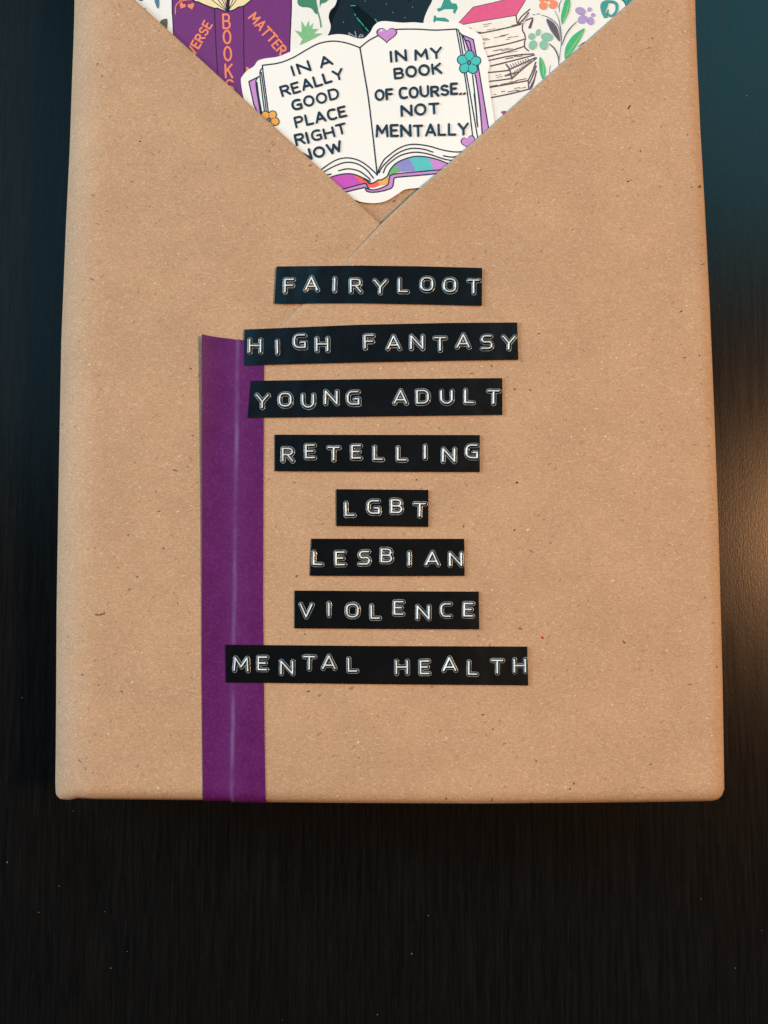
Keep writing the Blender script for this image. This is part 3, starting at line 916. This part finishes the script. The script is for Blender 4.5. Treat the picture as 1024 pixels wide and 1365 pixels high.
# pages
a.line(Z2((245, 335), (350, 320), (440, 287), (530, 235), (610, 194), (700, 178), (790, 190), (877, 220)), LW, N_, 4)
a.line(Z3((93, 210), (150, 165), (205, 136), (262, 108), (330, 97), (450, 96), (560, 102), (690, 95)), LW, N_, 4)
a.line(Z3((93, 210), (118, 360), (145, 520), (175, 770), (200, 998)), LW + .1, N_, 3)
for pts in ([(600, 1030), (635, 1005), (700, 961), (760, 938), (830, 939), (900, 968), (975, 1030), (987, 1046)], [(610, 1050), (650, 1022), (720, 985), (790, 964), (860, 974), (920, 1012), (965, 1066)],
            [(640, 1052), (690, 1040)], [(740, 1018), (800, 1006), (870, 1020), (925, 1058), (945, 1078)]):
    a.line(Z2(*pts), LW, N_, 5)
for pts in ([(200, 998), (214, 955), (240, 908), (260, 888), (320, 842), (380, 815), (440, 809), (520, 820), (600, 843), (680, 856), (760, 852)], [(212, 985), (225, 958), (250, 928), (320, 868), (400, 836), (480, 838), (545, 857)],
            [(238, 985), (250, 955), (270, 930), (340, 880), (430, 858), (520, 870), (620, 902), (700, 912)], [(610, 880), (660, 888), (720, 880)]):
    a.line(Z3(*pts), LW, N_, 5)
# heart, flowers
a.fill(heart(515.6, 47.6, 28.2, 21), 'navy')
a.fill(heart(515.6, 47.4, 25.0, 18.2), 'lilac')
a.fill(oval(508.2, 42.6, 2.2, 1.5, -.7), 'pale_lilac')
a.fill(heart(624.3, 190.8, 20, 19, -.3), 'navy')
a.fill(heart(624.3, 190.8, 17.4, 16.4, -.3), 'lilac')


def flower(cx_, cy_, r_, colr, a0=0.0):
    for c_, e in ((N_, 1.3), (colr, 0)):
        for q in range(5):
            t = a0 + q * 2 * math.pi / 5
            a.fill(oval(cx_ + r_ * .60 * math.cos(t), cy_ + r_ * .60 * math.sin(t), r_ * .42 + e, r_ * .37 + e, t, 22), c_)
        a.fill(oval(cx_, cy_, r_ * .45, r_ * .45), c_)
    for q in range(5):
        t = a0 + math.pi / 5 + q * 2 * math.pi / 5
        a.stroke([(cx_ + r_ * .30 * math.cos(t), cy_ + r_ * .30 * math.sin(t)), (cx_ + r_ * .56 * math.cos(t), cy_ + r_ * .56 * math.sin(t))], .9, N_)
    a.fill(oval(cx_, cy_, 3.1, 3.3), N_)
    a.fill(oval(cx_, cy_, 1.7, 1.9), 'grey')


flower(624.9, 85.2, 15.2, 'teal', -1.50)
flower(359.4, 161.5, 12.6, 'orange_flower', -1.0)
# hand lettering
for t_, p_, q_, h_ in (('IN A', (393.0, 103.6), (443.5, 87.6), 14.8), ('REALLY', (378.0, 131.2), (459.0, 107.0), 15.0), ('GOOD', (392.2, 149.4), (452.6, 133.6), 15.2),
                       ('PLACE', (396.2, 172.6), (462.2, 157.0), 15.4), ('RIGHT', (396.8, 196.4), (462.5, 180.0), 15.4), ('NOW', (404.0, 218.0), (456.5, 202.6), 15.6),
                       ('IN MY', (522.0, 85.4), (588.6, 79.4), 15.6), ('BOOK', (527.2, 107.9), (588.2, 100.8), 15.6), ('OF COURSE..', (501.5, 136.0), (619.5, 127.8), 15.6),
                       ('NOT', (536.0, 157.0), (585.0, 154.0), 15.4), ('MENTALLY', (502.6, 185.2), (624.0, 182.0), 16.6)):
    text_line(a, t_, p_, q_, h_ + .2, 2.95, N_, 0.05)
a.build('printed_artwork', ST1)

# ------------------------------------------------------------------ purple paper strip over the flap's straight edge
x, y = W(313, 760)
STRIP = empty('paper_strip', (x, y, H + 0.7 * mm), 'purple paper strip stuck down the parcel, folded over its bottom edge', 'paper strip')
ys = [W(300, q)[1] for q in (449, 600, 900, 1067)]
TL_, TR_ = W(271.8, 449), W(353.2, 457.8)
xl_t = (np.array(ys[::-1]), np.array([W(q, p)[0] for q, p in ((271.6, 1067), (270.2, 900), (270.6, 600), (271.8, 449))]))
xr_t = (np.array([W(300, q)[1] for q in (1067, 950, 800, 620, 490, 449)]), np.array([W(q, p)[0] for q, p in ((355, 1067), (353.2, 950), (351.6, 800), (352.2, 620), (353, 490), (353, 449))]))
nu, nv = 64, 220
ybot = V0 + 0.014
sv, sf = [], []
for j in range(nv):
    for i in range(nu):
        t, s_ = i / (nu - 1), j / (nv - 1)
        ytop_ = TL_[1] + (TR_[1] - TL_[1]) * t
        vv = ybot + (ytop_ - ybot) * s_
        a0, a1 = float(np.interp(vv, *xl_t)), float(np.interp(vv, *xr_t))
        uu = a0 + (a1 - a0) * t
        pyy = (TL_[1] - vv)
        d = (uu - XCREASE)
        o = 0.72 * mm + 0.27 * mm / (1 + math.exp(-d / 0.00040)) + 0.12 * mm * math.exp(-(d / 0.0006) ** 2)
        # left edge curls up, most near the top
        e = (uu - a0)
        curl = (1.25 * math.exp(-max(pyy, 0) / 0.035) + 0.42 * math.exp(-max(pyy, 0) / 0.11)) * math.exp(-e / 0.0028)
        o += curl * mm
        sv.append(surf(uu, vv, o))
for j in range(nv - 1):
    for i in range(nu - 1):
        q = j * nu + i
        sf.append((q, q + 1, q + nu + 1, q + nu))
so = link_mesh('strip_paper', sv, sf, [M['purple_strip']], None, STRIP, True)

# ------------------------------------------------------------------ embossed labels
def seg_dist(px, py, a_, b_):
    ax, ay = a_
    dx, dy = b_[0] - ax, b_[1] - ay
    l2 = dx * dx + dy * dy
    t = np.clip(((px - ax) * dx + (py - ay) * dy) / (l2 if l2 else 1), 0, 1)
    return np.hypot(px - ax - t * dx, py - ay - t * dy)


CAP = 16.4           # height of a letter's centre line, photo pixels
MARGIN = 2.5
REACH = 3.55
GRID = 0.36


def emboss(letters, z, ang, parent, clip):
    """Raised letters as one relief: stroke ridges with the plastic whitened at the crest and along the foot."""
    V, F, A = [], [], []
    for ch, cx_, top, js in letters:
        wd, lines = DIE[ch]
        wd_ = wd * CAP
        x0, x1, y0, y1 = cx_ - wd_ / 2 - REACH - .6, cx_ + wd_ / 2 + REACH + .6, top + MARGIN - REACH - .6, top + MARGIN + CAP + REACH + .6
        nx, ny = int((x1 - x0) / GRID) + 2, int((y1 - y0) / GRID) + 2
        gx, gy = np.meshgrid(np.linspace(x0, x1, nx), np.linspace(y0, y1, ny))
        dmin = np.full(gx.shape, 99.0)
        dcore = np.full(gx.shape, 99.0)
        ox_, oy_ = random.uniform(.15, .5), random.uniform(.1, .4)
        amp, hal = random.uniform(.82, 1.0), random.uniform(.36, .62)
        ca, sa = math.cos(js), math.sin(js)
        for ln in lines:
            pp = []
            for lx, ly in ln:
                xx_, yy_ = lx * CAP - wd_ / 2, CAP / 2 - ly * CAP
                pp.append((cx_ + xx_ * ca - yy_ * sa, top + MARGIN + CAP / 2 + xx_ * sa + yy_ * ca))
            for a_, b_ in zip(pp[:-1], pp[1:]):
                dmin = np.minimum(dmin, seg_dist(gx, gy, a_, b_))
                dcore = np.minimum(dcore, seg_dist(gx + ox_, gy + oy_, a_, b_))
        d = dmin
        # relief: crest 0.34 mm high, steep shoulder, small swollen foot
        hgt = 0.34 * np.clip(1 - (d - 0.35) / 2.1, 0, 1) ** 1.15 + 0.07 * np.exp(-((d - 2.75) / 0.42) ** 2)
        hgt *= mm
        noise = 0.82 + 0.36 * rng.random(gx.shape)
        paleness = 0.80 + 0.28 * np.sin(gx * .45 + cx_) * np.sin(gy * .5 + top)
        st = amp * np.clip((1.0 - dcore) / 0.40, 0, 1) * (.88 + .12 * paleness) + hal * np.exp(-((d - 2.98) / 0.30) ** 2) * paleness * noise
        keep = (d < REACH) & (gx < clip[1]) & (gx > clip[0])
        base = len(V)
        ids = np.full(gx.shape, -1)
        fk = keep[:-1, :-1] & keep[1:, :-1] & keep[:-1, 1:] & keep[1:, 1:]
        used = np.zeros_like(keep)
        for oy in (0, 1):
            for ox in (0, 1):
                used[oy:oy + fk.shape[0], ox:ox + fk.shape[1]] |= fk
        yy, xx_ = np.nonzero(used)
        ids[yy, xx_] = base + np.arange(len(yy))
        for j_, i_ in zip(yy, xx_):
            wx, wy = W(gx[j_, i_], gy[j_, i_])
            V.append((wx, wy, z + hgt[j_, i_] - (0.000004 if d[j_, i_] > REACH - GRID * 1.6 else 0)))
            A.append(float(min(1, max(0, st[j_, i_]))))
        for j_, i_ in zip(*np.nonzero(fk)):
            F.append((int(ids[j_ + 1, i_]), int(ids[j_ + 1, i_ + 1]), int(ids[j_, i_ + 1]), int(ids[j_, i_])))
    o = link_mesh('embossed_lettering', V, F, [M['emboss']], None, parent, True)
    at_ = o.data.attributes.new('stretch', 'FLOAT', 'POINT')
    at_.data.foreach_set('value', A)
    return o


LABELS = [
    ('topmost black embossed label, crossing the diagonal flap edge just below the stickers', [(369.6, 357.6), (480, 356.4), (560, 357.4), (642.2, 359.6), (641.7, 409.6), (560, 407.6), (480, 406.2), (366.8, 406.8)],
     'F386.7,372.8 A416.1,370 I446.9,371.2 R474.9,372.8 Y507.4,374 L537.9,372.4 O569.3,370.9 O599.5,372.3 T631.2,374'),
    ('black embossed label reading HIGH FANTASY, over the top end of the purple strip', [(327, 441.2), (480, 434.9), (600, 432.4), (688.6, 431.9), (690, 481), (600, 482.4), (480, 484.7), (327, 488.6)],
     'H341.6,452.5 I371,454.1 G400.9,446.6 H430.5,450.6 F492.5,447.1 A524.9,447.8 N555.9,447.8 T586.6,450.1 A617.1,445.9 S648.5,447.8 Y677.7,448.5'),
    ('black embossed label reading YOUNG ADULT, its slanted left end on the purple strip', [(335.6, 509.2), (480, 507), (668.7, 505.5), (669, 554.2), (480, 556.6), (331.4, 558.2)],
     'Y351.1,525.8 O381.5,524 U411.9,525.6 N442.4,520.9 G471.7,521.6 A534.1,520 D563.6,520 U595.4,520.5 L625.3,519.3 T657.5,520.5'),
    ('black embossed label reading RETELLING, its last letter cut by the right end', [(367.3, 580.5), (500, 580.8), (639, 581), (639, 630), (500, 629.6), (367.3, 628.9)],
     'R384.7,596.6 E414.6,592.4 T445.7,595.4 E475.6,593 L504.8,594.7 L535.9,595.4 I566.7,593.1 N598.1,597.3 G628.8,592.4'),
    ('shortest black embossed label, reading LGBT', [(448.8, 652.8), (570.9, 653.7), (570.9, 702.7), (449, 701.6)],
     'L467,668.7 G498.4,665.9 B528.9,664.9 T559.7,669.7'),
    ('black embossed label reading LESBIAN, letters reaching both of its ends', [(415.8, 718.4), (520, 718.6), (618.4, 718.5), (618.9, 767.7), (520, 767.9), (413.9, 767.6)],
     'L424.6,733.7 E454.3,734.1 S486.2,733.2 B515.7,730.1 I545.7,734.5 A576.2,734 N607.2,735.2'),
    ('black embossed label reading VIOLENCE', [(393.7, 787.1), (520, 788), (637.7, 788.5), (638.2, 838.6), (520, 838.2), (393.5, 837.3)],
     'V409.3,803.3 I439.2,801.6 O470.5,803 L500.9,805 E531.7,799.5 N564.2,805.6 C594.3,802.5 E624.1,802'),
    ('longest black embossed label, reading MENTAL HEALTH, across the lower purple strip', [(302.1, 859), (500, 860.6), (701.9, 861.4), (703.2, 913), (500, 911.3), (302.8, 909)],
     'M323.2,874.3 E351.3,873.1 N383.7,878.5 T413.4,872.4 A439.3,871.5 L470.7,875 H535.9,878.2 E566.1,878.2 A599.1,874.1 L629.8,879.2 T662.3,877.4 H692.3,876.2'),
]
for n_, (lab, quad, txt) in enumerate(LABELS):
    mx, my = sum(p[0] for p in quad) / len(quad), sum(p[1] for p in quad) / len(quad)
    zb = H + (1.16 if n_ < 2 else 1.12) * mm
    x, y = W(mx, my)
    lo = empty('embossed_label', (x, y, zb), lab, 'label', 'embossed labels on the wrapped book')
    plate('tape', quad, zb, zb + 0.15 * mm, M['tape'], lo)
    xs = [p[0] for p in quad]
    let = []
    for tok in txt.split():
        ch, (lx, ly) = tok[0], map(float, tok[1:].split(','))
        let.append((ch, lx, ly, random.uniform(-.02, .02)))
    emboss(let, zb + 0.153 * mm, 0, lo, (min(xs) + .4, max(xs) - .7))

# ------------------------------------------------------------------ dust on the table
dv, df = [], []


def mote(px, py, r_, lng=1.0, rot=0.0):
    x_, y_ = W(px, py, 0.0)
    b = len(dv)
    for q in range(6):
        an = q * math.pi / 3
        ax, ay = math.cos(an) * r_ * lng, math.sin(an) * r_
        dv.append((x_ + ax * math.cos(rot) - ay * math.sin(rot), y_ + ax * math.sin(rot) + ay * math.cos(rot), 0.00012 + random.uniform(0, .0001)))
    df.append(tuple(range(b, b + 6)))


for px, py, s_ in ((10, 1149, 1.3), (79, 1181, 1.1), (52, 1216, 1.3), (148, 1290, 1.4), (170, 1268, 1), (571, 1220, 1.2), (549, 1271, 1.5), (503, 1352, 1.2), (934, 1198, 1.3), (980, 1290, 1.4), (98, 1081, 1), (1015, 1240, 1), (1000, 130, 1), (958, 408, 1), (30, 930, 1), (140, 1215, 1)):
    mote(px, py, 0.00010 * s_, random.uniform(1, 1.8), random.uniform(0, 3))
for q in range(12):
    px, py = random.uniform(-150, 1180), random.uniform(-100, 1450)
    mote(px, py, random.choice((.00004, .00005, .00006, .00008)), random.uniform(1, 3), random.uniform(0, 3))
for q in range(26):
    px, py = random.gauss(1000, 25), random.gauss(740, 90)
    mote(px, py, random.choice((.00004, .00005, .00007)), random.uniform(1, 2.5), random.uniform(0, 3))
dust = link_mesh('dust', dv, df, [ink('dustwhite')])
dust['kind'] = 'stuff'
